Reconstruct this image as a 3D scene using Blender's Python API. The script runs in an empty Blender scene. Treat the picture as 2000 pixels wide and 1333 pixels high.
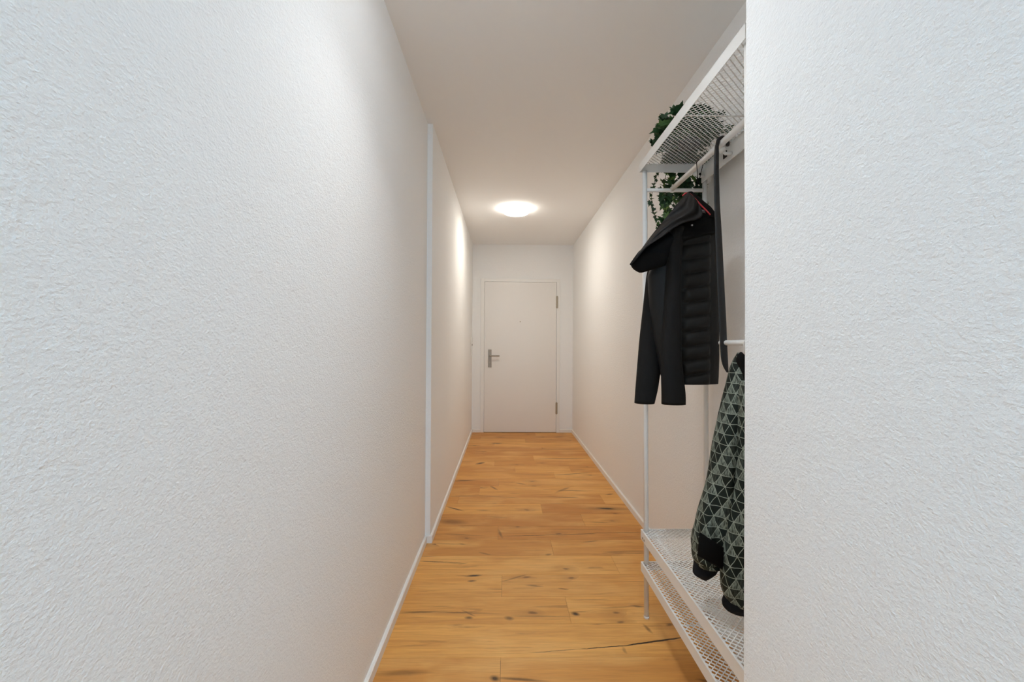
import bpy, bmesh, math, random
from mathutils import Vector, Matrix, noise
import numpy as np

SC = bpy.context.scene
COL = SC.collection
R = random.Random(7)

# ------------------------------------------------------------------ camera
FPX, PIT, YAW, ROL, CH = 822.9, .0041, .0159, .0058, 1.1942
cam_d = bpy.data.cameras.new('camera')
cam_d.sensor_width = 36.0
cam_d.lens = FPX / 2000 * 36.0
cam_d.clip_start = .01
cam = bpy.data.objects.new('camera', cam_d)
COL.objects.link(cam)
cam.matrix_world = (Matrix.Translation((0, 0, CH)) @ Matrix.Rotation(-YAW, 4, 'Z') @
                    Matrix.Rotation(math.pi / 2 + PIT, 4, 'X') @ Matrix.Rotation(ROL, 4, 'Z'))
SC.camera = cam

# ------------------------------------------------------------------ light
SC.view_settings.view_transform = 'Standard'
SC.view_settings.look = 'None'
SC.view_settings.gamma = 1
SC.view_settings.use_curve_mapping = False
SC.view_settings.exposure = 0.36
SC.cycles.max_bounces = 12
SC.cycles.diffuse_bounces = 8

w = bpy.data.worlds.new('world')
SC.world = w
w.use_nodes = True
w.node_tree.nodes['Background'].inputs[0].default_value = (.72, .86, 1, 1)
w.node_tree.nodes['Background'].inputs[1].default_value = 1.0


def area(name, loc, rot, sx, sy, energy, color, shape='RECTANGLE', spread=180):
    l = bpy.data.lights.new(name, 'AREA')
    l.shape = shape
    l.size = sx
    if shape == 'RECTANGLE':
        l.size_y = sy
    l.energy = energy
    l.color = color
    l.spread = math.radians(spread)
    o = bpy.data.objects.new(name, l)
    o.location = loc
    o.rotation_euler = rot
    COL.objects.link(o)
    return o


DAY = (.44, .72, 1.0)
LAMP = (1.0, .935, .84)
COOL = (.94, .965, .99)
BLUE = (.50, .75, 1.0)
# bluish daylight from behind the camera, at an unseen window placed to supply it
area('unseen_window_daylight', (0.02, -4.12, 1.35), (math.radians(90), 0, 0), .9, 2.1, 12, DAY)

# ------------------------------------------------------------------ dimensions
H, D = 2.504, 5.62
XLN, XLF, XRN = -.472, -.441, .51
YJ, YE, YB = 2.525, .8905, -4.2
BH, BT = .042, .013


def XR(y):
    return .901 + .0024 * (D - y)


def at(px, py, X=None, Y=None, Z=None):
    """point of the place that the photograph shows at a pixel, on a known plane"""
    u, v = px - 1000, py - 666.5
    cr, sr = math.cos(ROL), math.sin(ROL)
    u, v = cr * u + sr * v, -sr * u + cr * v
    x, y, z = u / FPX, 1., -v / FPX
    cp, sp = math.cos(PIT), math.sin(PIT)
    y, z = cp * y - sp * z, sp * y + cp * z
    cy, sy = math.cos(YAW), math.sin(YAW)
    d = Vector((cy * x + sy * y, -sy * x + cy * y, z))
    t = X / d.x if X is not None else (Y / d.y if Y is not None else (Z - CH) / d.z)
    return Vector((0, 0, CH)) + d * t


# ------------------------------------------------------------------ node helpers
def newmat(name):
    m = bpy.data.materials.new(name)
    m.use_nodes = True
    nt = m.node_tree
    return m, nt, nt.nodes['Principled BSDF']


def nd(nt, typ, **kw):
    n = nt.nodes.new(typ)
    for k, v in kw.items():
        if k == 'ins':
            for i, x in v.items():
                if hasattr(x, 'links') or isinstance(x, bpy.types.NodeSocket):
                    nt.links.new(x, n.inputs[i])
                else:
                    n.inputs[i].default_value = x
        else:
            setattr(n, k, v)
    return n


def mth(nt, op, a, b=None, c=None, clamp=False):
    n = nt.nodes.new('ShaderNodeMath')
    n.operation = op
    n.use_clamp = clamp
    for i, x in enumerate((a, b, c)):
        if x is None:
            continue
        if isinstance(x, bpy.types.NodeSocket):
            nt.links.new(x, n.inputs[i])
        else:
            n.inputs[i].default_value = x
    return n.outputs[0]


def mix(nt, f, a, b, mode='MIX'):
    n = nt.nodes.new('ShaderNodeMix')
    n.data_type = 'RGBA'
    n.blend_type = mode
    for i, x in ((0, f), (6, a), (7, b)):
        if isinstance(x, bpy.types.NodeSocket):
            nt.links.new(x, n.inputs[i])
        else:
            n.inputs[i].default_value = x
    return n.outputs[2]


def simple(name, col, rough=.5, metal=0., bump=None, spec=.5, sheen=0):
    m, nt, b = newmat(name)
    b.inputs['Base Color'].default_value = (*col, 1)
    b.inputs['Roughness'].default_value = rough
    b.inputs['Metallic'].default_value = metal
    b.inputs['Specular IOR Level'].default_value = spec
    if sheen:
        b.inputs['Sheen Weight'].default_value = sheen
    if bump:
        tc = nd(nt, 'ShaderNodeTexCoord')
        nz = nd(nt, 'ShaderNodeTexNoise', ins={'Vector': tc.outputs['Object'], 'Scale': bump[0], 'Detail': 3.})
        bp = nd(nt, 'ShaderNodeBump', ins={'Height': nz.outputs[0], 'Strength': bump[1], 'Distance': bump[2]})
        nt.links.new(bp.outputs[0], b.inputs['Normal'])
    return m


def plaster(name, col, scale, dist, stretch=(1, 1, 1)):
    m, nt, b = newmat(name)
    b.inputs['Base Color'].default_value = (*col, 1)
    b.inputs['Roughness'].default_value = .9
    b.inputs['Specular IOR Level'].default_value = .2
    tc = nd(nt, 'ShaderNodeTexCoord')
    mp = nd(nt, 'ShaderNodeMapping', ins={'Vector': tc.outputs['Object'], 'Scale': stretch})
    n1 = nd(nt, 'ShaderNodeTexNoise', ins={'Vector': mp.outputs[0], 'Scale': scale, 'Detail': 3.5,
                                           'Roughness': .55, 'Distortion': .15})
    n2 = nd(nt, 'ShaderNodeTexNoise', ins={'Vector': mp.outputs[0], 'Scale': scale * .35, 'Detail': 1.})
    h = mth(nt, 'ADD', mth(nt, 'POWER', n1.outputs[0], 1.5), mth(nt, 'MULTIPLY', n2.outputs[0], .7))
    bp = nd(nt, 'ShaderNodeBump', ins={'Height': h, 'Strength': 1., 'Distance': dist})
    nt.links.new(bp.outputs[0], b.inputs['Normal'])
    return m


M = {}
M['plaster'] = plaster('white_plaster', (.875, .878, .87), 240, .0017, (1, .8, 1.05))
M['ceiling'] = simple('ceiling_paint', (.88, .885, .88), .9, spec=.2)
M['trim'] = simple('white_trim_paint', (.84, .83, .80), .45)
M['door'] = simple('door_lacquer', (.80, .775, .735), .35)
M['steel'] = simple('brushed_steel', (.34, .31, .27), .5, .85)
M['hinge'] = simple('hinge_steel', (.42, .36, .28), .4, .8)
M['darkgap'] = simple('dark_seal', (.02, .018, .015), .8)
M['rack'] = simple('white_powder_coat', (.80, .80, .78), .38)
M['black_cloth'] = simple('black_softshell', (.0115, .011, .0105), .85, bump=(60, .35, .004), spec=.15)
M['quilt'] = simple('black_quilted_nylon', (.011, .011, .0105), .6, bump=(45, .25, .004), spec=.25)
M['hood'] = simple('black_hood_nylon', (.008, .0065, .006), .65, bump=(30, .5, .006), spec=.25)
M['lining'] = simple('black_lining', (.005, .005, .005), .9, spec=.15)
M['red'] = simple('red_piping', (.55, .035, .045), .5)
M['greylabel'] = simple('grey_neck_label', (.12, .10, .10), .7)
M['chrome'] = simple('snap_metal', (.7, .7, .7), .3, 1.)
M['horn'] = simple('black_plastic', (.010, .010, .011), .4)
M['knit'] = simple('black_ribbed_cuff', (.009, .010, .013), .9, bump=(120, .4, .002), spec=.2)
M['pot'] = simple('dark_grey_pot', (.05, .05, .055), .6)
M['plate'] = simple('white_switch_plastic', (.80, .79, .76), .35)
M['stem'] = simple('green_stem', (.05, .07, .03), .7)



def opal(strength, col):
    m, nt, b = newmat('opal_glass_lit')
    b.inputs['Base Color'].default_value = (.9, .9, .9, 1)
    b.inputs['Emission Color'].default_value = (*col, 1)
    b.inputs['Emission Strength'].default_value = strength
    return m


m, nt, b = newmat('clear_glass')
b.inputs['Base Color'].default_value = (1, 1, 1, 1)
b.inputs['Roughness'].default_value = 0
b.inputs['Transmission Weight'].default_value = 1
b.inputs['IOR'].default_value = 1.0
M['glass'] = m

# leaves
m, nt, b = newmat('ivy_leaf')
at_n = nd(nt, 'ShaderNodeAttribute', attribute_name='tint')
rp = nd(nt, 'ShaderNodeValToRGB', ins={0: at_n.outputs['Fac']})
e = rp.color_ramp.elements
e[0].position, e[0].color = 0, (.012, .040, .016, 1)
e[1].position, e[1].color = 1, (.30, .40, .10, 1)
x = e.new(.5)
x.color = (.030, .095, .028, 1)
x = e.new(.78)
x.color = (.16, .27, .06, 1)
nt.links.new(rp.outputs[0], b.inputs['Base Color'])
b.inputs['Roughness'].default_value = .5
M['leaf'] = m

# patterned cloth: white triangle line print with hatched triangles on dark green
m, nt, b = newmat('green_triangle_print')
uv = nd(nt, 'ShaderNodeUVMap', uv_map='UVMap')
wob = nd(nt, 'ShaderNodeTexNoise', ins={'Vector': uv.outputs[0], 'Scale': 30., 'Detail': 1.})
wadd = nd(nt, 'ShaderNodeVectorMath', operation='MULTIPLY_ADD',
          ins={0: wob.outputs['Color'], 1: (.006, .006, 0), 2: uv.outputs[0]})
sp = nd(nt, 'ShaderNodeSeparateXYZ', ins={0: wadd.outputs[0]})
U, V = sp.outputs[0], sp.outputs[1]
va = mth(nt, 'DIVIDE', V, .030)
ua = mth(nt, 'DIVIDE', U, .033)
hv = mth(nt, 'MULTIPLY', va, .5)
a1 = mth(nt, 'ADD', ua, hv)
a2 = mth(nt, 'SUBTRACT', ua, hv)


def linedist(s):
    fr = mth(nt, 'FRACT', s)
    return mth(nt, 'MINIMUM', fr, mth(nt, 'SUBTRACT', 1., fr))


lw = mth(nt, 'MINIMUM', mth(nt, 'MINIMUM', linedist(va), linedist(a1)), linedist(a2))
line = mth(nt, 'LESS_THAN', lw, .030)
fl = mth(nt, 'ADD', mth(nt, 'ADD', mth(nt, 'FLOOR', va), mth(nt, 'FLOOR', a1)), mth(nt, 'FLOOR', a2))
up = mth(nt, 'FLOORED_MODULO', fl, 2.)
f2 = mth(nt, 'FLOORED_MODULO', mth(nt, 'ADD', mth(nt, 'FLOOR', a1), mth(nt, 'MULTIPLY', mth(nt, 'FLOOR', va), 2.)), 3.)
sel = mth(nt, 'MAXIMUM', mth(nt, 'LESS_THAN', f2, .5), mth(nt, 'MULTIPLY', mth(nt, 'SUBTRACT', 1., up), mth(nt, 'GREATER_THAN', f2, 1.5)))
sel = mth(nt, 'MULTIPLY', sel, mth(nt, 'SUBTRACT', 1., mth(nt, 'MULTIPLY', up, .85)))
hat = nd(nt, 'ShaderNodeTexNoise', ins={'Vector': nd(nt, 'ShaderNodeMapping', ins={0: wadd.outputs[0], 'Rotation': (0, 0, .35), 'Scale': (420, 60, 1)}).outputs[0], 'Scale': 1., 'Detail': 2.})
hatch = mth(nt, 'MULTIPLY', sel, nd(nt, 'ShaderNodeMapRange', ins={0: hat.outputs[0], 1: .35, 2: .62}).outputs[0])
c0 = mix(nt, hatch, (.008, .014, .011, 1), (.24, .28, .235, 1))
c1 = mix(nt, line, c0, (.30, .34, .28, 1))
nt.links.new(c1, b.inputs['Base Color'])
b.inputs['Roughness'].default_value = .7
b.inputs['Specular IOR Level'].default_value = .25
M['print'] = m


# ------------------------------------------------------------------ mesh helpers
def obj(name, bm, m, parent=None, smooth=False, **props):
    me = bpy.data.meshes.new(name)
    bm.normal_update()
    bm.to_mesh(me)
    bm.free()
    if smooth:
        for p in me.polygons:
            p.use_smooth = True
    me.materials.append(m)
    o = bpy.data.objects.new(name, me)
    COL.objects.link(o)
    if parent:
        o.parent = parent
    for k, v in props.items():
        o[k] = v
    return o


def thing(name, label, cat, loc=(0, 0, 0), rot=(0, 0, 0), group=None):
    o = bpy.data.objects.new(name, None)
    o.empty_display_size = .1
    COL.objects.link(o)
    o.location = loc
    o.rotation_euler = rot
    o['label'] = label
    o['category'] = cat
    if group:
        o['group'] = group
    return o


def bx(bm, x0, x1, y0, y1, z0, z1, bev=0):
    r = bmesh.ops.create_cube(bm, size=1)
    vs = r['verts']
    for v in vs:
        v.co = Vector(((x0 + x1) / 2 + v.co.x * (x1 - x0), (y0 + y1) / 2 + v.co.y * (y1 - y0), (z0 + z1) / 2 + v.co.z * (z1 - z0)))
    if bev:
        es = list({e for v in vs for e in v.link_edges})
        bmesh.ops.bevel(bm, geom=es, offset=bev, segments=2, affect='EDGES', profile=.7)
    return vs


def prism(bm, poly, z0, z1):
    a = [bm.verts.new((x, y, z0)) for x, y in poly]
    c = [bm.verts.new((x, y, z1)) for x, y in poly]
    n = len(poly)
    bm.faces.new(a[::-1])
    bm.faces.new(c)
    for i in range(n):
        bm.faces.new((a[i], a[(i + 1) % n], c[(i + 1) % n], c[i]))


def tube(bm, pts, r, n=12, closed=False, caps=True):
    pts = [Vector(p) for p in pts]
    rs = r if isinstance(r, (list, tuple)) else [r] * len(pts)
    rings = []
    up = None
    for i, p in enumerate(pts):
        t = (pts[min(i + 1, len(pts) - 1)] - pts[max(i - 1, 0)]).normalized()
        if up is None:
            up = t.orthogonal().normalized()
        up = (up - t * up.dot(t)).normalized()
        s = t.cross(up)
        rings.append([bm.verts.new(p + (up * math.cos(2 * math.pi * k / n) + s * math.sin(2 * math.pi * k / n)) * rs[i]) for k in range(n)])
    for a, c in zip(rings, rings[1:]):
        for k in range(n):
            bm.faces.new((a[k], a[(k + 1) % n], c[(k + 1) % n], c[k]))
    if caps:
        bm.faces.new(rings[0][::-1])
        bm.faces.new(rings[-1])


def smooth_path(pts, k=6):
    P = [Vector(p) for p in pts]
    P = [P[0]] + P + [P[-1]]
    out = []
    for i in range(1, len(P) - 2):
        for j in range(k):
            t = j / k
            a, b_, c, d = P[i - 1], P[i], P[i + 1], P[i + 2]
            out.append(.5 * ((2 * b_) + (c - a) * t + (2 * a - 5 * b_ + 4 * c - d) * t * t + (3 * b_ - a - 3 * c + d) * t ** 3))
    out.append(P[-2])
    return out


def lathe(bm, prof, n=40, cx=0, cy=0):
    rings = []
    for r, z in prof:
        rings.append([bm.verts.new((cx + r * math.cos(2 * math.pi * k / n), cy + r * math.sin(2 * math.pi * k / n), z)) for k in range(n)])
    for a, c in zip(rings, rings[1:]):
        for k in range(n):
            bm.faces.new((a[k], a[(k + 1) % n], c[(k + 1) % n], c[k]))
    bm.faces.new(rings[0][::-1])
    bm.faces.new(rings[-1])


def interp(xs, ys, x):
    return float(np.interp(x, xs, ys))


def cloth(rows, Y, dep, n=48, steps=60, disp=None, ysh=None, wr=.004, seed=0, sq=2.4, hollow=True):
    """hanging cloth tube: rows (y_px, left_px, right_px) are read off the photo once and become world widths at distance Y.
    dep: list of (t, half depth)."""
    W = []
    for (py, xl, xr) in rows:
        a, c = at(xl, py, Y=Y), at(xr, py, Y=Y)
        W.append(((a.z + c.z) / 2, a.x, c.x))
    ts = np.linspace(0, 1, len(W))
    # resample by height, smoothed
    zt = np.array([q[0] for q in W])
    al = np.array([q[1] for q in W])
    ar = np.array([q[2] for q in W])
    zz = np.linspace(zt[0], zt[-1], steps)
    o = -1 if zt[-1] < zt[0] else 1
    L = np.interp(o * zz, o * zt, al)
    Rr = np.interp(o * zz, o * zt, ar)
    ker = np.array([1, 2, 3, 2, 1]) / 9

    def sm(v):
        p = np.concatenate([[2 * v[0] - v[2], 2 * v[0] - v[1]], v, [2 * v[-1] - v[-2], 2 * v[-1] - v[-3]]])
        return np.convolve(p, ker, 'valid')
    L, Rr = sm(L), sm(Rr)
    bm = bmesh.new()
    uvl = bm.loops.layers.uv.new('UVMap')
    rings = []
    for i in range(steps):
        t = i / (steps - 1)
        cx, hw = (L[i] + Rr[i]) / 2, max((Rr[i] - L[i]) / 2, .002)
        dd = interp([q[0] for q in dep], [q[1] for q in dep], t)
        yy = Y + (interp([q[0] for q in ysh], [q[1] for q in ysh], t) if ysh else 0)
        ring = []
        for k in range(n):
            th = 2 * math.pi * k / n
            c_, s_ = math.cos(th), math.sin(th)
            xx = cx + hw * math.copysign(abs(c_) ** (2 / sq), c_)
            y0 = math.copysign(abs(s_) ** (2 / sq), s_)
            nz = noise.noise(Vector((xx * 14 + seed, zz[i] * 5, seed + (3 if s_ > 0 else 0))))
            nz2 = noise.noise(Vector((xx * 40, zz[i] * 16, seed * 2.)))
            ex = (nz * wr * 2 + nz2 * wr * .6) * abs(s_)
            if disp:
                ex += disp(xx, zz[i], s_) * abs(s_) ** .5
            yv = yy + y0 * dd + (ex if s_ > 0 else -ex)
            ring.append(bm.verts.new((xx, yv, zz[i])))
        rings.append(ring)
    per = []
    for ring in rings:
        acc = [0.]
        for k in range(n):
            acc.append(acc[-1] + (ring[(k + 1) % n].co - ring[k].co).length)
        # measure from the front middle
        f = acc[3 * n // 4]
        per.append([q - f for q in acc])
    for i in range(steps - 1):
        for k in range(n):
            k2 = (k + 1) % n
            f = bm.faces.new((rings[i][k], rings[i][k2], rings[i + 1][k2], rings[i + 1][k]))
            for lp, (ii, kk) in zip(f.loops, ((i, k), (i, k + 1), (i + 1, k + 1), (i + 1, k))):
                lp[uvl].uv = (per[ii][kk], zz[ii])
    for ring, sgn in ((rings[0], 1), (rings[-1], -1)):
        c = sum((v.co for v in ring), Vector()) / n
        dz = (.25 if not hollow or sgn == 1 else -.0) * 0
        inner = [bm.verts.new(c + (v.co - c) * .8 + Vector((0, 0, (sgn == -1) * .012))) for v in ring]
        for k in range(n):
            k2 = (k + 1) % n
            bm.faces.new((ring[k], ring[k2], inner[k2], inner[k]))
        bm.faces.new(inner)
    bmesh.ops.recalc_face_normals(bm, faces=bm.faces[:])
    return bm


# ------------------------------------------------------------------ setting
def struct(name, bm, m, parent=None, **kw):
    o = obj(name, bm, m, parent, **kw)
    if parent is None:
        o['kind'] = 'structure'
    return o


# floor: planks laid across the corridor
fbm = bmesh.new()
tint = fbm.loops.layers.color.new('plank')
y_edge = 1.602
rows_known = {-1: [-.011, 1.7], 0: [-1.2, 1.1], 1: [-.9, .288], 2: [-.01, 1.3], 3: [-1.0, .60], 4: [.28], 5: [-.039], 6: [.53],
              7: [.269], 8: [-.35, .75], 9: [-.2], 10: [-.05], 11: [.45], 12: [.10, .62], 13: [-.1], 14: [.30], 15: [-.2], 16: [.42], 17: [-.12], 18: [.25], 19: [-.3], 20: [.4], 21: [.05]}
tones = {(-1, 1): .55, (0, 1): .72, (5, 1): .30, (5, 0): .45, (6, 0): .22, (7, 1): .15, (7, 0): .85, (6, 1): .7, (4, 0): .5, (4, 1): .65,
         (3, 0): .85, (3, 1): .8, (2, 0): .78, (2, 1): .7, (1, 1): .75, (1, 2): .8}
pitch = .1905
for k in range(-31, 22):
    y0 = y_edge + pitch * k
    y1 = y0 + pitch
    if y0 > D + .1:
        break
    y1 = min(y1, D + .15)
    y0 = max(y0, YB - .1)
    js = sorted(rows_known.get(k, [R.uniform(-.4, .8)]))
    js = [-1.0] + [j for j in js if -.95 < j < 1.15] + [1.2]
    for i, (a, c) in enumerate(zip(js, js[1:])):
        g = .0005
        vs = bx(fbm, a + g, c - g, y0 + g, y1 - g, -.02, 0)
        tn = tones.get((k, i), R.uniform(.3, .9))
        cc = (tn, R.random(), R.random(), 1)
        for f in {f for v in vs for f in v.link_faces}:
            for lp in f.loops:
                lp[tint] = cc

# the knots and cracks of this floor: two ends on the photo, width in metres, darkness
marks = [
    # long split in the near board
    ((1335, 1246), (1215, 1263), .0042, 1., 0), ((1230, 1261), (1130, 1269), .0022, .95, 0), ((1140, 1268), (1040, 1276), .0013, .8, 0),
    ((1217, 1266), (1222, 1276), .005, .4, 1),
    # split in the board by the rack foot
    ((975, 1048), (1100, 1045), .0025, .85, 0), ((1095, 1046), (1180, 1041), .003, .85, 0), ((1175, 1042), (1258, 1040), .0025, .8, 0), ((974, 1036), (980, 1050), .007, .55, 1),
    ((913, 1126), (938, 1124), .008, 1., 1), ((915, 1136), (928, 1135), .006, .8, 1), ((895, 1125), (925, 1127), .003, .6, 1),
    ((823, 1097), (875, 1099), .003, .85, 0), ((870, 1099), (905, 1101), .0045, .6, 1), ((895, 1103), (915, 1100), .002, .5, 0),
    ((983, 1136), (1032, 1122), .004, .5, 1), ((1030, 1144), (1056, 1146), .005, .6, 1), ((1092, 1150), (1108, 1152), .004, .6, 1),
    ((1118, 1199), (1130, 1201), .009, .95, 1), ((1232, 1184), (1256, 1186), .006, .7, 1), ((1180, 1188), (1250, 1185), .003, .4, 1),
    ((785, 1198), (860, 1195), .005, .6, 1), ((850, 1196), (960, 1199), .004, .5, 1), ((905, 1194), (925, 1203), .004, .6, 1), ((910, 1207), (922, 1208), .007, .75, 1),
    ((988, 1207), (1000, 1210), .010, .7, 1), ((1000, 1204), (1110, 1205), .004, .4, 1),
    ((740, 1317), (830, 1314), .010, .45, 1), ((960, 1325), (974, 1327), .010, .9, 1), ((975, 1325), (1060, 1331), .005, .7, 1),
    ((1165, 993), (1203, 995), .014, 1., 1), ((1145, 994), (1225, 995), .024, .4, 1), ((862, 1018), (905, 1022), .03, .45, 1),
    ((876, 991), (902, 998), .007, .85, 1), ((930, 997), (955, 998), .005, .6, 1), ((876, 970), (940, 969), .004, .75, 0), ((930, 969), (1010, 973), .004, .6, 0),
    ((1070, 971), (1130, 973), .006, .6, 0), ((1180, 968), (1196, 965), .008, .8, 1), ((1088, 962), (1110, 953), .012, .45, 1),
    ((888, 940), (925, 939), .008, .9, 1), ((932, 907), (944, 904), .018, .9, 1), ((1000, 926), (1085, 929), .004, .6, 0), ((1085, 928), (1150, 924), .005, .75, 0),
    ((958, 950), (970, 957), .008, .6, 1), ((1010, 944), (1025, 947), .010, .5, 1), ((965, 854), (985, 855), .012, .7, 1), ((962, 866), (978, 867), .016, .7, 1), ((1085, 854), (1100, 854), .018, .6, 1),
    ((1050, 878), (1130, 878), .008, .5, 0), ((1050, 897), (1150, 896), .008, .6, 0), ((1155, 1020), (1185, 1022), .010, .3, 1),
    ((840, 1062), (910, 1064), .004, .4, 1), ((896, 1063), (908, 1064), .006, .6, 1), ((938, 1080), (955, 1084), .006, .5, 1), ((1140, 1060), (1165, 1057), .006, .5, 1),
    ((1067, 1085), (1075, 1083), .007, .5, 1), ((1258, 1222), (1272, 1236), .006, .6, 1), ((955, 1010), (990, 1012), .010, .25, 1),
]


def oak(mk):
    """oak board with its own knots and cracks (mk)"""
    m, nt, b = newmat('oak_planks')
    tc = nd(nt, 'ShaderNodeTexCoord')
    pa = nd(nt, 'ShaderNodeAttribute', attribute_name='plank')
    ps = nd(nt, 'ShaderNodeSeparateColor', ins={0: pa.outputs['Color']})
    off = nd(nt, 'ShaderNodeCombineXYZ', ins={0: mth(nt, 'MULTIPLY', ps.outputs[1], 37.), 1: mth(nt, 'MULTIPLY', ps.outputs[2], 11.), 2: mth(nt, 'MULTIPLY', ps.outputs[1], 9.)})
    pos = nd(nt, 'ShaderNodeVectorMath', operation='ADD', ins={0: tc.outputs['Object'], 1: off.outputs[0]}).outputs[0]


    def nz(scale, sx, sy, det=3., rough=.55, dis=0.):
        mp = nd(nt, 'ShaderNodeMapping', ins={0: pos, 'Scale': (sx, sy, 1)})
        return nd(nt, 'ShaderNodeTexNoise', ins={'Vector': mp.outputs[0], 'Scale': scale, 'Detail': det, 'Roughness': rough, 'Distortion': dis}).outputs[0]


    grain = nz(1., 2.2, 34, 5., .6, .8)
    fine = nz(1., 9, 240, 3., .6)
    blot = nz(1., 2.6, 7, 3., .5, .6)
    streak = nz(1., 1.7, 22, 4., .6, 1.6)
    base = mix(nt, ps.outputs[0], (.60, .25, .052, 1), (.97, .53, .145, 1))
    g1 = nd(nt, 'ShaderNodeMapRange', ins={0: grain, 1: .3, 2: .7}).outputs[0]
    c = mix(nt, mth(nt, 'MULTIPLY', g1, .62), base, (.50, .205, .045, 1))
    bl = nd(nt, 'ShaderNodeMapRange', ins={0: blot, 1: .45, 2: .75}).outputs[0]
    c = mix(nt, mth(nt, 'MULTIPLY', bl, .5), c, (.95, .58, .21, 1))
    fi = nd(nt, 'ShaderNodeMapRange', ins={0: fine, 1: .42, 2: .7, 3: 0., 4: .28}).outputs[0]
    c = mix(nt, fi, c, (.38, .17, .045, 1))
    st = nd(nt, 'ShaderNodeMapRange', ins={0: streak, 1: .60, 2: .78, 3: 0., 4: .8}).outputs[0]
    c = mix(nt, st, c, (.17, .075, .022, 1))
    # random small knots
    kmp = nd(nt, 'ShaderNodeMapping', ins={0: pos, 'Scale': (4.2, 9., 1)})
    kdis = nd(nt, 'ShaderNodeTexNoise', ins={'Vector': kmp.outputs[0], 'Scale': 3.})
    kv = nd(nt, 'ShaderNodeVectorMath', operation='MULTIPLY_ADD', ins={0: kdis.outputs['Color'], 1: (.25, .25, 0), 2: kmp.outputs[0]})
    vor = nd(nt, 'ShaderNodeTexVoronoi', voronoi_dimensions='2D', ins={'Vector': kv.outputs[0], 'Scale': 1.})
    kd = nd(nt, 'ShaderNodeMapRange', ins={0: vor.outputs['Distance'], 1: .03, 2: .10, 3: .65, 4: 0.}).outputs[0]
    kh = nd(nt, 'ShaderNodeMapRange', ins={0: vor.outputs['Distance'], 1: .05, 2: .40, 3: .35, 4: 0.}).outputs[0]
    kr = nd(nt, 'ShaderNodeSeparateColor', ins={0: vor.outputs['Color']})
    ksel = mth(nt, 'GREATER_THAN', kr.outputs[0], .86)
    c = mix(nt, mth(nt, 'MULTIPLY', kh, ksel), c, (.30, .13, .035, 1))
    c = mix(nt, mth(nt, 'MULTIPLY', kd, ksel), c, (.12, .05, .018, 1))
    wn = nd(nt, 'ShaderNodeTexNoise', ins={'Vector': tc.outputs['Object'], 'Scale': 28., 'Detail': 3.})
    wp = nd(nt, 'ShaderNodeVectorMath', operation='MULTIPLY_ADD', ins={0: wn.outputs['Color'], 1: (.010, .007, 0), 2: tc.outputs['Object']})
    wp = nd(nt, 'ShaderNodeVectorMath', operation='SUBTRACT', ins={0: wp.outputs[0], 1: (.005, .0035, 0)}).outputs[0]
    tot = None
    if not mk:
        tot = 0.
    for p, q, wd, dk, soft in mk:
        a_, b_ = at(*p, Z=0), at(*q, Z=0)
        ctr = (a_ + b_) / 2
        wd *= 1.35 if soft else 1.15
        L_ = (b_ - a_).length / 2 * 1.1 + wd * .3
        ang = math.atan2(b_.y - a_.y, b_.x - a_.x)
        mp = nd(nt, 'ShaderNodeMapping', vector_type='TEXTURE', ins={0: wp, 'Location': ctr, 'Rotation': (0, 0, ang), 'Scale': (L_, wd, 1)})
        ln = nd(nt, 'ShaderNodeVectorMath', operation='LENGTH', ins={0: mp.outputs[0]})
        mr = nd(nt, 'ShaderNodeMapRange', ins={0: ln.outputs['Value'], 1: .35 if soft else .75, 2: 1.3 if soft else 1.1, 3: dk, 4: 0.}).outputs[0]
        tot = mr if tot is None else mth(nt, 'MAXIMUM', tot, mr)
    c = mix(nt, tot, c, (.035, .018, .008, 1))
    nt.links.new(c, b.inputs['Base Color'])
    b.inputs['Roughness'].default_value = .48
    b.inputs['Specular IOR Level'].default_value = .35
    bp = nd(nt, 'ShaderNodeBump', ins={'Height': mth(nt, 'SUBTRACT', fine, mth(nt, 'MULTIPLY', tot, 2.)), 'Strength': .25, 'Distance': .001})
    nt.links.new(bp.outputs[0], b.inputs['Normal'])
    return m


rowmk = {}
for mk_ in marks:
    yc = (at(*mk_[0], Z=0).y + at(*mk_[1], Z=0).y) / 2
    rowmk.setdefault(math.floor((yc - y_edge) / pitch), []).append(mk_)
fl_o = struct('floor', fbm, oak([]))
slot = {}
for k_, mk_ in sorted(rowmk.items()):
    fl_o.data.materials.append(oak(mk_))
    slot[k_] = len(fl_o.data.materials) - 1
for p_ in fl_o.data.polygons:
    k_ = math.floor((p_.center.y - y_edge) / pitch)
    p_.material_index = slot.get(k_, 0)


bm = bmesh.new()
bx(bm, -1.05, 1.25, YB - .15, D + .2, -.10, -.012)
struct('floor_screed', bm, M['darkgap'])
bm = bmesh.new()
bx(bm, -1.0, 1.2, YB - .1, D + .15, H, H + .1)
struct('ceiling', bm, M['ceiling'])
bm = bmesh.new()
bx(bm, XLN - .2, XLN, YB, YJ, 0, H)
struct('wall_left_near', bm, M['plaster'])
bm = bmesh.new()
bx(bm, XLN - .2, XLF, YJ, D, 0, H, .003)
struct('wall_left_far', bm, M['plaster'])
bm = bmesh.new()
prism(bm, [(XR(D), D), (XR(YE), YE), (XR(YE) + .2, YE), (XR(D) + .2, D)], 0, H)
struct('wall_right_far', bm, M['plaster'])
bm = bmesh.new()
bx(bm, XRN, XR(YE) + .2, YB, YE, 0, H, .004)
struct('wall_right_near', bm, M['plaster'])

# wall with the entrance door
DX0, DX1, DZ = -.272, .676, 2.000
bm = bmesh.new()
bx(bm, XLN - .2, -.29, D, D + .12, 0, H)
bx(bm, .70, XR(D) + .2, D, D + .12, 0, H)
bx(bm, -.29, .70, D, D + .12, 2.02, H)
struct('wall_back', bm, M['plaster'])

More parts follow.
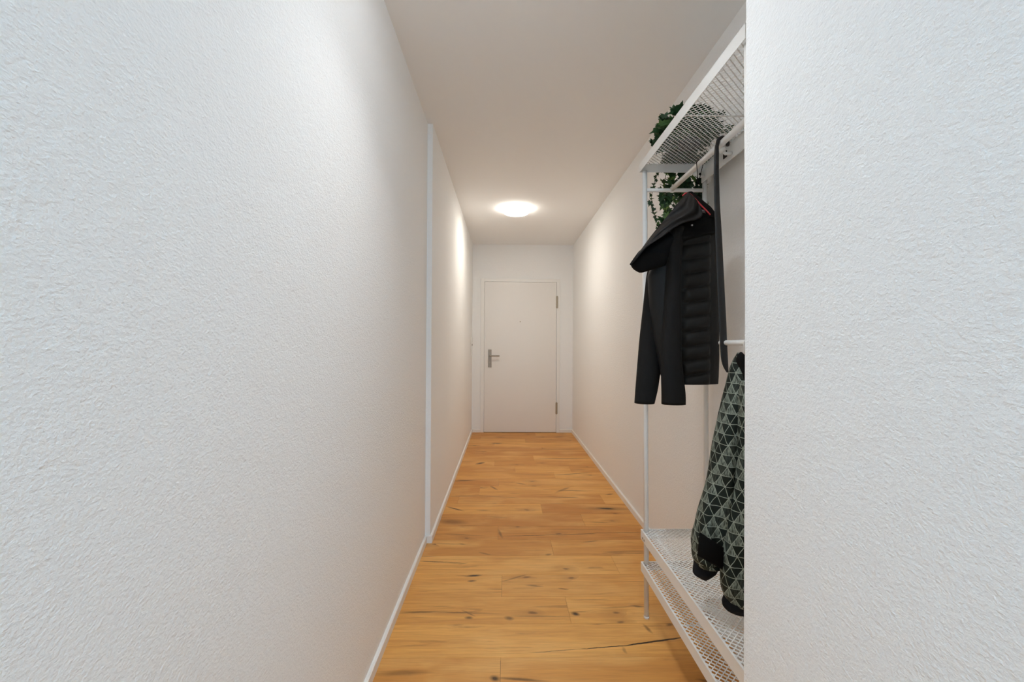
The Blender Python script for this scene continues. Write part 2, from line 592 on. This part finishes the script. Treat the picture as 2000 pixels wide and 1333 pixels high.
# unseen wall behind the photographer; its window is placed to supply the daylight
bm = bmesh.new()
bx(bm, XLN - .2, -.40, YB - .15, YB, 0, H)
bx(bm, .44, XR(YE) + .2, YB - .15, YB, 0, H)
bx(bm, -.40, .44, YB - .15, YB, 2.4, H)
bx(bm, -.40, .44, YB - .15, YB, 0, .25)
struct('wall_front', bm, M['plaster'])
bm = bmesh.new()
for a in ((-.40, -.35, .25, 2.4), (.39, .44, .25, 2.4), (-.35, .39, .25, .30), (-.35, .39, 2.35, 2.4)):
    bx(bm, a[0], a[1], YB - .10, YB - .04, a[2], a[3])
wf = struct('unseen_window', bm, M['trim'])
bm = bmesh.new()
bx(bm, -.35, .39, YB - .075, YB - .067, .30, 2.35)
obj('window_pane', bm, M['glass'], wf)

# baseboards


def base_strip(bm, p, q, nrm):
    """board from p to q along the wall, sticking out along nrm"""
    p, q, nrm = Vector((*p, 0)), Vector((*q, 0)), Vector((*nrm, 0))
    prof = [(0, .0), (BT, .0), (BT, BH - .004), (BT - .004, BH), (0, BH)]
    A = [bm.verts.new(p + nrm * d + Vector((0, 0, z))) for d, z in prof]
    B = [bm.verts.new(q + nrm * d + Vector((0, 0, z))) for d, z in prof]
    n = len(prof)
    for i in range(n):
        bm.faces.new((A[i], A[(i + 1) % n], B[(i + 1) % n], B[i]))
    bm.faces.new(A)
    bm.faces.new(B[::-1])
    bmesh.ops.recalc_face_normals(bm, faces=bm.faces[:])


bm = bmesh.new()
base_strip(bm, (XLN, YB), (XLN, YJ - BT), (1, 0))
struct('baseboard_left_near', bm, M['trim'])
bm = bmesh.new()
base_strip(bm, (XLF, YJ), (XLF, D), (1, 0))
bx(bm, XLN, XLF + BT, YJ - BT, YJ, 0, BH, .002)
struct('baseboard_left_far', bm, M['trim'])
bm = bmesh.new()
base_strip(bm, (XR(YE), YE), (XR(D), D), (-1, 0))
struct('baseboard_right_far', bm, M['trim'])
bm = bmesh.new()
base_strip(bm, (XRN, YB), (XRN, YE + BT), (-1, 0))
base_strip(bm, (XRN - BT, YE), (XR(YE), YE), (0, 1))
struct('baseboard_right_near', bm, M['trim'])
bm = bmesh.new()
base_strip(bm, (XLF, D), (-.327, D), (0, -1))
base_strip(bm, (.73, D), (XR(D), D), (0, -1))
struct('baseboard_back', bm, M['trim'])

# ------------------------------------------------------------------ door
bm = bmesh.new()
# stepped steel frame
for (x0, x1, z0, z1) in ((-.325, -.280, 0, 2.047), (.684, .728, 0, 2.047), (-.280, .684, 2.005, 2.047)):
    bx(bm, x0, x1, D - .016, D + .10, z0, z1, .002)
dfr = struct('door_1', bm, M['trim'])
bm = bmesh.new()
bx(bm, DX0 - .006, DX1 + .004, D - .022, D + .03, .006, DZ + .002, .0025)
leaf = obj('door_leaf', bm, M['door'], dfr)
bm = bmesh.new()
bx(bm, -.281, .685, D - .010, D + .10, .0, .0055)
obj('threshold', bm, M['darkgap'], dfr)
for z0, z1 in ((1.655, 1.82), (.246, .404)):
    bm = bmesh.new()
    tube(bm, [(.686, D - .027, z0), (.686, D - .027, z1)], .0075, 12)
    bx(bm, .672, .700, D - .024, D - .0165, z0 + .005, z1 - .005)
    obj('hinge', bm, M['hinge'], dfr)
bm = bmesh.new()
bx(bm, -.226, -.182, D - .031, D - .022, .868, 1.102, .002)
hd = obj('door_handle', bm, M['steel'], dfr)
bm = bmesh.new()
tube(bm, [(-.204, D - .03, 1.02), (-.204, D - .075, 1.02), (-.198, D - .082, 1.02), (-.075, D - .082, 1.02)], .0095, 12)
obj('lever', bm, M['steel'], hd)
bm = bmesh.new()
r_ = bmesh.ops.create_cone(bm, cap_ends=True, segments=20, radius1=.009, radius2=.009, depth=.008,
                           matrix=Matrix.Translation((-.204, D - .034, .935)) @ Matrix.Rotation(math.pi / 2, 4, 'X'))
obj('lock_cylinder', bm, M['hinge'], hd)
bm = bmesh.new()
bmesh.ops.create_cone(bm, cap_ends=True, segments=20, radius1=.008, radius2=.008, depth=.006,
                      matrix=Matrix.Translation((.197, D - .024, 1.474)) @ Matrix.Rotation(math.pi / 2, 4, 'X'))
obj('peephole', bm, M['hinge'], dfr)

# ------------------------------------------------------------------ ceiling lamps


def ceiling_lamp(x, y, label, glow, col, down=0, spread=180):
    t = thing('ceiling_lamp', label, 'ceiling light', (x, y, H))
    bm = bmesh.new()
    lathe(bm, [(.100, -.0005), (.100, -.014), (.09, -.016)], 48)
    obj('base', bm, M['rack'], t, True)
    bm = bmesh.new()
    pr = [(.100, -.0165), (.118, -.020), (.124, -.026), (.124, -.036), (.118, -.045), (.095, -.050), (.05, -.0525), (.01, -.053)]
    lathe(bm, pr, 48)
    obj('diffuser', bm, opal(glow, col), t, True)
    if down:
        area('lamp_light', (x, y, H - .056), (0, 0, 0), .23, .23, down, col, 'DISK', spread)
    return t


ceiling_lamp(.098, 4.10, 'lit round white ceiling lamp in front of the entrance door', 16, LAMP, 5.4)
ceiling_lamp(.03, 1.12, 'round white ceiling lamp above the photographer at the near end of the corridor', 13, COOL, 2.5, 105)
ceiling_lamp(.02, -1.86, 'unseen round ceiling lamp added behind the photographer as bluish fill light', 150, BLUE)  # added out of view, cool fill light for the near walls

# ------------------------------------------------------------------ switches
bm = bmesh.new()
bx(bm, XLF, XLF + .009, 5.42, 5.50, 1.03, 1.27, .002)
sw = obj('light_switch', bm, M['plate'])
sw['label'] = 'tall white switch plate on the left wall close to the entrance door'
sw['category'] = 'light switch'
bm = bmesh.new()
bx(bm, XLF + .009, XLF + .014, 5.43, 5.49, 1.20, 1.26, .001)
obj('rocker', bm, M['plate'], sw)
bm = bmesh.new()
bmesh.ops.create_cone(bm, cap_ends=True, segments=16, radius1=.012, radius2=.012, depth=.006, matrix=Matrix.Translation((XLF + .012, 5.46, 1.165)) @ Matrix.Rotation(math.pi / 2, 4, 'Y'))
obj('button', bm, M['greylabel'], sw, label='grey round button')
bm = bmesh.new()
xr = XR(2.8)
bx(bm, xr - .009, xr + .0005, 2.755, 2.84, 1.115, 1.20, .002)
so = obj('wall_socket', bm, M['plate'])
so['label'] = 'small white wall plate on the right wall beside the black jacket sleeve'
so['category'] = 'wall switch'
bm = bmesh.new()
bx(bm, xr - .014, xr - .009, 2.77, 2.825, 1.13, 1.185, .001)
obj('rocker', bm, M['plate'], so)

# ------------------------------------------------------------------ coat rack
RX, RY, LEAN = .621, 1.827, .0085
rack = thing('coat_rack', 'white metal coat and shoe rack with mesh shelves standing in the right niche', 'coat rack', (RX, RY, 0), (0, -LEAN, 0))
RL, RD = .785, .264
PR = .0105
for (dx, dy) in ((0, 0), (RD, 0), (0, -RL), (RD, -RL)):
    bm = bmesh.new()
    tube(bm, [(dx, dy, .004 + dx * .0085), (dx, dy, 1.948)], PR, 16)
    p_ = obj('pole', bm, M['rack'], rack, True)
    bm = bmesh.new()
    tube(bm, [(dx, dy, .0005 + dx * .0085), (dx, dy, .010 + dx * .0085)], PR + .0012, 16)
    obj('foot_cap', bm, M['rack'], p_, True)


def mesh_tray(zt, hh, w_=.0017):
    x0, x1, y0, y1 = -.0185, RD + .0135, -RL - .017, .017
    bm = bmesh.new()
    th = .0018
    bx(bm, x0, x0 + th, y0, y1, zt - hh, zt)
    bx(bm, x1 - th, x1, y0, y1, zt - hh, zt)
    bx(bm, x0 + th, x1 - th, y1 - th, y1, zt - hh, zt)
    bx(bm, x0 + th, x1 - th, y0, y0 + th, zt - hh, zt)
    # folded flanges on top edge
    bx(bm, x0, x0 + .006, y0, y1, zt - .0005, zt + .0015)
    bx(bm, x1 - .006, x1, y0, y1, zt - .0005, zt + .0015)
    bx(bm, x0, x1, y1 - .006, y1, zt - .0005, zt + .0014)
    bx(bm, x0, x1, y0, y0 + .006, zt - .0005, zt + .0014)
    tr = obj('shelf', bm, M['rack'], rack)
    # expanded metal
    bm = bmesh.new()
    # diamonds twice as long (depth of the corridor) as wide
    hx, py = .0104, .0098
    nx = int((x1 - x0 - .004) / hx)
    hx = (x1 - x0 - .004) / nx
    ny = int((y1 - y0 - .004) / py)
    py = (y1 - y0 - .004) / ny
    sx, sy = x0 + .002, y0 + .002
    t_ = .0012

    def strut(p, q):
        d = (q - p)
        n = Vector((-d.y, d.x, 0)).normalized() * w_
        # strands of expanded metal are tilted
        lo, hi = Vector((0, 0, -t_)), Vector((0, 0, t_))
        A = [p - n + lo * .2, p + n + lo, p + n * .9 + hi * .2, p - n * .9 + hi]
        B = [q - n + lo * .2, q + n + lo, q + n * .9 + hi * .2, q - n * .9 + hi]
        a = [bm.verts.new(v) for v in A]
        c_ = [bm.verts.new(v) for v in B]
        for i in range(4):
            bm.faces.new((a[i], a[(i + 1) % 4], c_[(i + 1) % 4], c_[i]))
    zc = zt - .0015
    for i in range(nx):
        xb = sx + (i + .5) * hx
        for j in range(ny):
            s0 = 1 if (i + j) % 2 else -1
            strut(Vector((xb + s0 * hx * .46, sy + j * py, zc)), Vector((xb - s0 * hx * .46, sy + (j + 1) * py, zc)))
    obj('mesh_panel', bm, M['rack'], tr)
    if True:
        bm = bmesh.new()
        tube(bm, [(x0 + .002, -RL / 2, zt - .006), (x1 - .002, -RL / 2, zt - .006)], .0022, 8)
        obj('crossbar', bm, M['rack'], tr, True)
    return tr


mesh_tray(1.984, .036, .0012)
s2 = mesh_tray(.378, .040)
mesh_tray(.236, .038)
# two screws in the rim of the upper shoe shelf
for yy in (-.012, -.032):
    bm = bmesh.new()
    bmesh.ops.create_cone(bm, cap_ends=True, segments=12, radius1=.0045, radius2=.0045, depth=.003,
                          matrix=Matrix.Translation((-.0195, yy, .352)) @ Matrix.Rotation(math.pi / 2, 4, 'Y'))
    obj('screw', bm, M['hinge'], s2)
# top rail: cross bars between the poles and the long rail between them
RAILX, RAILZ = .118, 1.866
bm = bmesh.new()
tube(bm, [(.009, 0, RAILZ - .002), (RD - .009, 0, RAILZ - .002)], .0085, 14)
obj('crossbar', bm, M['rack'], rack, True)
bm = bmesh.new()
tube(bm, [(.009, -RL, RAILZ - .002), (RD - .009, -RL, RAILZ - .002)], .0085, 14)
obj('crossbar', bm, M['rack'], rack, True)
bm = bmesh.new()
tube(bm, [(RAILX, -.004, RAILZ + .002), (RAILX, -RL + .004, RAILZ + .002)], .0105, 16)
obj('clothes_rail', bm, M['rack'], rack, True)
# board with hooks along the wall side
bm = bmesh.new()
bx(bm, RD - .016, RD - .0125, -RL, .0, 1.895, 1.946, .0008)
hb = obj('hook_board', bm, M['rack'], rack)
for yy in (-.03, -.25, -.50, -.72):
    bm = bmesh.new()
    tube(bm, [(RD - .017, yy, 1.915), (RD - .040, yy, 1.912), (RD - .052, yy, 1.922)], [.006, .006, .007], 12)
    tube(bm, [(RD - .049, yy, 1.918), (RD - .053, yy, 1.925), (RD - .056, yy, 1.932)], [.010, .014, .011], 14)
    obj('hook', bm, M['rack'], hb, True)
bm = bmesh.new()
bx(bm, RD - .019, RD - .0155, -.215, -.190, 1.917, 1.942, .0005)
obj('slot', bm, M['darkgap'], hb, label='small dark square opening')
# lower hanging rail with a rounded end
bm = bmesh.new()
tube(bm, [(.009, -RL, 1.19), (RD - .009, -RL, 1.19)], .0085, 14)
obj('crossbar', bm, M['rack'], rack, True)
bm = bmesh.new()
tube(bm, [(.125, -RL + .004, 1.197), (.125, -.400, 1.197), (.125, -.394, 1.197)], [.0088, .0088, .006], 16)
obj('lower_rail', bm, M['rack'], rack, True)

# ------------------------------------------------------------------ black jacket
JY = 1.56
jk = thing('jacket', 'black hooded jacket with quilted body and red neck piping hanging from the white clothes rail', 'jacket', (0, 0, 0))
qphase = .0


def quilt(x, z, s):
    if s > 0:
        return 0
    # horizontal baffles on the right hand panel
    u = (z - .17 * x) / .0535
    fr = u - math.floor(u)
    puff = (1 - abs(2 * fr - 1) ** 2.2) * .016
    wgt = min(max((x - .645) / .012, 0), 1) * min(max((.756 - x) / .010, 0), 1)
    return puff * wgt


bm = cloth([(418, 1352, 1380), (428, 1322, 1392), (440, 1300, 1396), (480, 1285, 1397), (540, 1266, 1398), (600, 1268, 1400), (660, 1276, 1402), (700, 1284, 1402), (735, 1292, 1401), (749, 1300, 1400)],
           JY + .03, [(0, .03), (.15, .055), (.6, .06), (1, .05)], n=96, steps=260, disp=quilt, wr=.003, seed=3)
obj('body', bm, M['quilt'], jk, True)
# sleeve hanging behind at the left
bm = cloth([(470, 1280, 1302), (540, 1263, 1300), (600, 1257, 1292), (660, 1250, 1288), (720, 1245, 1290), (760, 1242, 1284), (788, 1240, 1277)],
           JY + .06, [(0, .03), (.5, .035), (1, .033)], wr=.004, seed=11)
obj('sleeve', bm, M['black_cloth'], jk, True)
# sleeve hanging in front
bm = cloth([(445, 1310, 1334), (480, 1304, 1332), (520, 1303, 1328), (600, 1298, 1328), (700, 1292, 1330), (740, 1292, 1334), (770, 1293, 1338), (790, 1293, 1338)],
           JY - .035, [(0, .03), (.4, .032), (1, .030)], wr=.003, seed=23)
obj('sleeve', bm, M['black_cloth'], jk, True)


def sheet(ptsfn, nu, nv, th):
    """curved sheet of cloth with thickness from a function (u,v)->Vector"""
    bm = bmesh.new()
    G = [[ptsfn(i / nu, j / nv) for j in range(nv + 1)] for i in range(nu + 1)]
    F = [[bm.verts.new(G[i][j]) for j in range(nv + 1)] for i in range(nu + 1)]

    def nrm(i, j):
        a = G[min(i + 1, nu)][j] - G[max(i - 1, 0)][j]
        c = G[i][min(j + 1, nv)] - G[i][max(j - 1, 0)]
        n = a.cross(c)
        return n.normalized() if n.length > 1e-9 else Vector((0, 1, 0))
    B = [[bm.verts.new(G[i][j] + nrm(i, j) * th) for j in range(nv + 1)] for i in range(nu + 1)]
    for i in range(nu):
        for j in range(nv):
            bm.faces.new((F[i][j], F[i + 1][j], F[i + 1][j + 1], F[i][j + 1]))
            bm.faces.new((B[i][j], B[i][j + 1], B[i + 1][j + 1], B[i + 1][j]))
    for i in range(nu):
        bm.faces.new((F[i][0], B[i][0], B[i + 1][0], F[i + 1][0]))
        bm.faces.new((F[i][nv], F[i + 1][nv], B[i + 1][nv], B[i][nv]))
    for j in range(nv):
        bm.faces.new((F[0][j], F[0][j + 1], B[0][j + 1], B[0][j]))
        bm.faces.new((F[nu][j], B[nu][j], B[nu][j + 1], F[nu][j + 1]))
    bmesh.ops.recalc_face_normals(bm, faces=bm.faces[:])
    return bm


def poly_at(P, t):
    P = [Vector(p) for p in P]
    ls = [0]
    for a, c in zip(P, P[1:]):
        ls.append(ls[-1] + (c - a).length)
    s = t * ls[-1]
    return Vector((interp(ls, [p.x for p in P], s), interp(ls, [p.y for p in P], s)))


# hood: outer cloth from the back ridge (upper-left line) round to the opening edge
ridge = [(1344, 374), (1322, 398), (1298, 428), (1272, 460), (1250, 490), (1236, 508), (1231, 517)]
edge = [(1362, 392), (1372, 418), (1360, 428), (1335, 434), (1310, 448), (1288, 466), (1262, 484), (1243, 506), (1231, 518)]
ridge = [tuple(v) for v in smooth_path([(a, c, 0) for a, c in ridge], 5)]
edge = [tuple(v) for v in smooth_path([(a, c, 0) for a, c in edge], 5)]


def hoodfn(u, v):
    a, c = poly_at([p[:2] for p in ridge], v), poly_at([p[:2] for p in edge], v)
    # go round behind as well: u in 0..1 back(-) to front
    uu = (u - .35) / .65
    if uu >= 0:
        p = a.lerp(c, uu)
        y = JY - .055 - .055 * math.sin(min(uu, 1) * math.pi * .55) + -.0055 * math.sin(uu * 11 + v * 6 + 2 * noise.noise(Vector((v * 3, uu, 4)))) + .006 * noise.noise(Vector((uu * 4, v * 5, 1)))
    else:
        p = a.lerp(c, -uu * .9)
        y = JY - .055 + .06 * math.sin(min(-uu * 1.8, 1) * math.pi * .5)
    return at(p.x, p.y, Y=y)


obj('hood', sheet(hoodfn, 44, 50, .003), M['hood'], jk, True)
# inside of the hood, seen below the opening edge
bm = cloth([(428, 1345, 1396), (445, 1316, 1396), (460, 1296, 1394), (475, 1270, 1330), (490, 1249, 1316), (505, 1238, 1312), (515, 1232, 1310), (522, 1234, 1290), (528, 1240, 1270), (532, 1248, 1258)],
           JY - .01, [(0, .035), (.3, .05), (.7, .05), (1, .01)], wr=.004, seed=31)
obj('hood_lining', bm, M['lining'], jk, True)
# neck: raised collar, red piping and grey lining
bm = cloth([(376, 1342, 1352), (385, 1335, 1362), (398, 1336, 1374), (410, 1340, 1387), (420, 1342, 1394), (432, 1340, 1396)],
           JY + .0, [(0, .012), (.5, .04), (1, .05)], wr=.002, seed=5, steps=40)
obj('collar', bm, M['lining'], jk, True)
pp = [(1333, 383), (1339, 378), (1347, 379), (1357, 388), (1368, 400), (1380, 412), (1387, 420)]
ys = [JY - .05, JY - .055, JY - .056, JY - .056, JY - .056, JY - .056, JY - .05]
bm = bmesh.new()
tube(bm, smooth_path([at(p[0], p[1], Y=y) for p, y in zip(pp, ys)], 6), .0026, 10)
obj('piping', bm, M['red'], jk, True, label='red neck piping')
bm = cloth([(398, 1350, 1357), (406, 1350, 1366), (413, 1352, 1374), (418, 1354, 1378)], JY - .045, [(0, .006), (1, .012)], wr=.001, seed=8, steps=20)
obj('neck_lining', bm, M['greylabel'], jk, True, label='grey inner neck panel')
bm = bmesh.new()
bmesh.ops.create_uvsphere(bm, u_segments=12, v_segments=8, radius=.0035, matrix=Matrix.Translation(at(1351.5, 440, Y=JY - .066)))
obj('snap_button', bm, M['chrome'], jk, True)
# loop over the rail
bm = bmesh.new()
rx = RX + RAILX - .0085 * 1.866
c_ = Vector((rx, JY, RAILZ + .002 + .001))
lp = [Vector((rx - .012, JY - .01, 1.795))] + [c_ + Vector((-.0125 * math.cos(a), 0, .0135 * math.sin(a))) for a in [i * math.pi / 10 for i in range(0, 11)]] + [Vector((rx - .002, JY + .01, 1.795))]
tube(bm, lp, .0013, 8)
obj('hanging_loop', bm, M['lining'], jk, True)

# ------------------------------------------------------------------ shoehorn
SY = 1.395
shn = thing('shoehorn', 'long black shoehorn hanging from the white clothes rail between the jackets', 'shoehorn')
rows_ = [(284, 1396.5, 1403.5), (292, 1395.5, 1404), (310, 1394.5, 1404), (340, 1394, 1404), (400, 1395, 1406), (460, 1397, 1410), (520, 1399, 1413), (580, 1402, 1416), (640, 1404.5, 1419), (690, 1407, 1421), (706, 1408.5, 1422), (718, 1412, 1422.5), (728, 1419, 1423)]


def gro(x, z, s):
    return 0.


bm = cloth(rows_, SY, [(0, .0055), (.1, .0045), (.9, .004), (1, .002)], n=24, steps=80, wr=0, sq=2.2)
obj('blade', bm, M['horn'], shn, True)
# curved hook over the rail
bm = bmesh.new()
rc = Vector((RX + RAILX - .0085 * 1.866, SY, RAILZ + .002))
top = at(1400, 288, Y=SY)
hk = [Vector((top.x, SY, top.z - .01)), Vector((top.x, SY, top.z)), rc + Vector((-.0165, 0, 0)), rc + Vector((-.0135, 0, .0105)), rc + Vector((0, 0, .0175)), rc + Vector((.013, 0, .0115)), rc + Vector((.017, 0, -.002)), rc + Vector((.0155, 0, -.010))]
tube(bm, smooth_path(hk, 5), .0060, 12)
obj('hook', bm, M['horn'], shn, True)

# ------------------------------------------------------------------ patterned jacket
GY = 1.27
gj = thing('jacket', 'dark green jacket with white triangle print and black cuffs hanging low over the shoe shelf', 'jacket')


def folds(x, z, s):
    f = .007 * math.sin(x * 95 + z * 3.0) * min(1, max(0, (1.1 - z) * 3))
    return f


bm = cloth([(689, 1441, 1443), (694, 1439, 1446), (702, 1436, 1448), (712, 1431, 1452), (740, 1425, 1456), (780, 1416, 1458), (830, 1406, 1460), (880, 1396, 1458), (940, 1383, 1456), (1000, 1368, 1452), (1040, 1360, 1448), (1060, 1357, 1440), (1080, 1356, 1430), (1092, 1357, 1420)],
           GY, [(0, .004), (.03, .02), (.3, .05), (1, .055)], n=96, steps=110, disp=folds, wr=.006, seed=41)
obj('body', bm, M['print'], gj, True)
# sleeve in front of the hidden edge
bm = cloth([(745, 1449, 1462), (800, 1446, 1472), (880, 1444, 1480), (960, 1437, 1484), (1020, 1424, 1486), (1080, 1414, 1486), (1130, 1410, 1484), (1150, 1411, 1482), (1170, 1418, 1480), (1180, 1426, 1478)],
           GY - .065, [(0, .02), (.4, .035), (.9, .04), (1, .028)], n=64, steps=110, disp=lambda x, z, s: .004 * math.sin(x * 120 + 1), wr=.004, seed=47)
s_ = obj('sleeve', bm, M['print'], gj, True)
bm = cloth([(1168, 1414, 1478), (1176, 1411, 1478), (1186, 1413, 1477), (1193, 1420, 1476), (1196, 1428, 1474)], GY - .06, [(0, .022), (.6, .026), (1, .018)], wr=.003, seed=51, steps=24)
obj('cuff', bm, M['knit'], s_, True, label='black knitted cuff')
# second sleeve at the left, under the body hem
bm = cloth([(1000, 1366, 1384), (1050, 1356, 1390), (1085, 1355, 1396), (1096, 1356, 1402), (1104, 1362, 1404)], GY + .005, [(0, .02), (.6, .052), (1, .04)], n=64, steps=60, wr=.004, seed=61)
s_ = obj('sleeve', bm, M['print'], gj, True)
bm = cloth([(1094, 1357, 1404), (1104, 1356, 1402), (1114, 1355, 1399), (1122, 1354, 1394), (1126, 1360, 1388), (1131, 1370, 1380)], GY + .01, [(0, .030), (.6, .03), (1, .012)], wr=.004, seed=71, steps=24)
obj('cuff', bm, M['knit'], s_, True, label='black knitted cuff')
# black lining flap showing under the turned hem, and the dark collar
flap = [[(1366, 1040), (1413, 1070)], [(1362, 1086), (1415, 1116)]]


def flapfn(u, v):
    a = Vector(flap[0][0]).lerp(Vector(flap[0][1]), u)
    c_ = Vector(flap[1][0]).lerp(Vector(flap[1][1]), u)
    p = a.lerp(c_, v)
    return at(p.x, p.y, Y=GY - .062 - .012 * math.sin(u * math.pi) - .004 * math.sin(v * 3))


obj('hem_lining', sheet(flapfn, 16, 12, .004), M['lining'], gj, True, label='black lining turned out at the hem')
bm = cloth([(688, 1446, 1448), (691, 1441, 1453), (695, 1438, 1457), (704, 1438, 1461), (730, 1444, 1464), (780, 1448, 1470), (860, 1446, 1476), (1000, 1436, 1480)], GY - .015, [(0, .003), (.04, .015), (.2, .035), (1, .05)], wr=.002, seed=81, steps=50)
obj('collar', bm, M['lining'], gj, True, label='black collar lining')
bm = bmesh.new()
lx = RX + .125 - .0085 * 1.2
cz = 1.197
pts = [Vector((lx - .004, GY, 1.150)), Vector((lx - .0105, GY, cz))] + [Vector((lx - .0105 * math.cos(a), GY, cz + .0105 * math.sin(a))) for a in [i * math.pi / 8 for i in range(1, 8)]] + [Vector((lx + .0105, GY, cz)), Vector((lx + .002, GY, 1.150))]
tube(bm, pts, .0022, 8)
obj('hanging_loop', bm, M['plate'], gj, True, label='white hanging loop')

# ------------------------------------------------------------------ ivy
ivy = thing('ivy_plant', 'trailing green ivy lying on the top mesh shelf with strands hanging behind the rack', 'plant', (.73, 1.69, 2.0))
IV0 = Vector((.73, 1.69, 2.0))
half = [(0, 0), (.10, -.13), (.36, -.22), (.30, -.02), (.55, .16), (.27, .24), (.30, .44), (.12, .50), (0, .86)]
lbm = bmesh.new()
lt = lbm.loops.layers.color.new('tint')
RI = random.Random(19)


def leaf_at(p, size, nrm, tipdir, tn):
    nrm = nrm.normalized()
    t = (tipdir - nrm * tipdir.dot(nrm))
    if t.length < 1e-3:
        t = nrm.orthogonal()
    t.normalize()
    s = t.cross(nrm)
    cup = RI.uniform(.1, .3)
    mid = [p + t * (y * size) - IV0 for x, y in ((0, 0), (0, .30), (0, .86))]
    for sg in (1, -1):
        vs = [lbm.verts.new(p + s * (sg * x * size) + t * (y * size) + nrm * (cup * abs(x) * size) - IV0 - nrm * (size * .15 * y * y)) for x, y in half]
        f = lbm.faces.new(vs if sg > 0 else vs[::-1])
        for lp_ in f.loops:
            lp_[lt] = (tn, tn, tn, 1)


stems = bmesh.new()


def strand(pts, n, size, spread, lo=0., hi=1., flat=False):
    P = smooth_path(pts, 8)
    tube(stems, [p - IV0 for p in P], .0014, 6)
    for i in range(n):
        q = P[min(int(i / n * len(P)), len(P) - 1)]
        d = Vector((RI.uniform(-1, 1), RI.uniform(-.8, .5), RI.uniform(-.5, .4)))
        p = q + d * spread
        nr = Vector((RI.uniform(-.6, .6), -1 + RI.uniform(-.3, .6), RI.uniform(-.2, .9)))
        tip = Vector((RI.uniform(-.7, .7), RI.uniform(-.2, .2), -1))
        if flat:
            tip = Vector((RI.uniform(-1, 1), RI.uniform(-1, 1), RI.uniform(-.05, .4)))
            nr = Vector((RI.uniform(-.5, .5), RI.uniform(-.5, .5), 1))
            p.z = max(p.z, 1.998)
        leaf_at(p, size * RI.uniform(.7, 1.25), nr, tip, RI.uniform(lo, hi))
        tube(stems, [q - IV0, p - IV0], .0009, 5)


# heap on the shelf
for s in range(38):
    a = RI.uniform(0, 6.28)
    x, y = .735 + RI.uniform(-.05, .05), 1.68 + RI.uniform(-.06, .06)
    pts = [Vector((x, y, 2.02))]
    rr_ = RI.uniform(.45, 1.05)
    ex, ey = .735 + math.cos(a) * .115 * rr_, 1.665 + math.sin(a) * .165 * rr_
    pts.append(Vector(((x + ex) / 2, (y + ey) / 2, 2.03 + RI.uniform(.0, .08))))
    pts.append(Vector((ex, ey, 2.00 + RI.uniform(.0, .05))))
    strand(pts, 30, .048, .026, 0, .8, True)
# visible shoots over the front rim
strand([Vector((.70, 1.72, 2.08)), at(1322, 216, Y=1.74), at(1300, 226, Y=1.76), at(1284, 246, Y=1.78), at(1281, 268, Y=1.78), at(1280, 285, Y=1.78)], 30, .036, .014, 0, .6)
strand([Vector((.72, 1.74, 2.06)), at(1318, 238, Y=1.76), at(1298, 262, Y=1.78), at(1290, 280, Y=1.77)], 30, .040, .018, .2, .9)
strand([Vector((.70, 1.70, 2.04)), at(1310, 250, Y=1.74), at(1296, 266, Y=1.75)], 18, .040, .018, 0, .5)
# strands hanging down behind the far end of the rack
hang = [
    ([(1300, 330), (1284, 338), (1276, 365), (1272, 395), (1280, 425), (1286, 445)], 26, .024, .006, .3, .8),
    ([(1306, 325), (1300, 345), (1298, 375), (1300, 405), (1299, 430), (1302, 455)], 46, .050, .014, .45, 1.),
    ([(1318, 325), (1316, 345), (1318, 370), (1316, 395), (1318, 425)], 26, .042, .012, .5, 1.),
    ([(1336, 322), (1334, 345), (1330, 365), (1330, 390), (1335, 420)], 36, .048, .016, 0.1, .85),
    ([(1350, 322), (1348, 340), (1344, 356), (1342, 372)], 14, .042, .010, .2, .9),
    ([(1370, 322), (1368, 345), (1368, 370), (1369, 400), (1370, 425)], 50, .044, .014, 0, .5),
]
for pts, n, sz, spd, lo, hi in hang:
    P = [at(px, py, Y=1.885 + .008 * (i % 2)) for i, (px, py) in enumerate(pts)]
    P = [Vector((P[0].x, 1.845, 2.03)), Vector((P[0].x, 1.885, 2.02))] + P[1:]
    strand(P, n, sz, spd, lo, hi)
fo = obj('foliage', lbm, M['leaf'], ivy)
obj('stems', stems, M['stem'], ivy)
bm = bmesh.new()
lathe(bm, [(.040, -.014), (.050, .06), (.053, .06), (.053, .068), (.046, .068), (.044, .055), (.01, .055)], 28, 0.005, -.01)
obj('pot', bm, M['pot'], ivy, True)
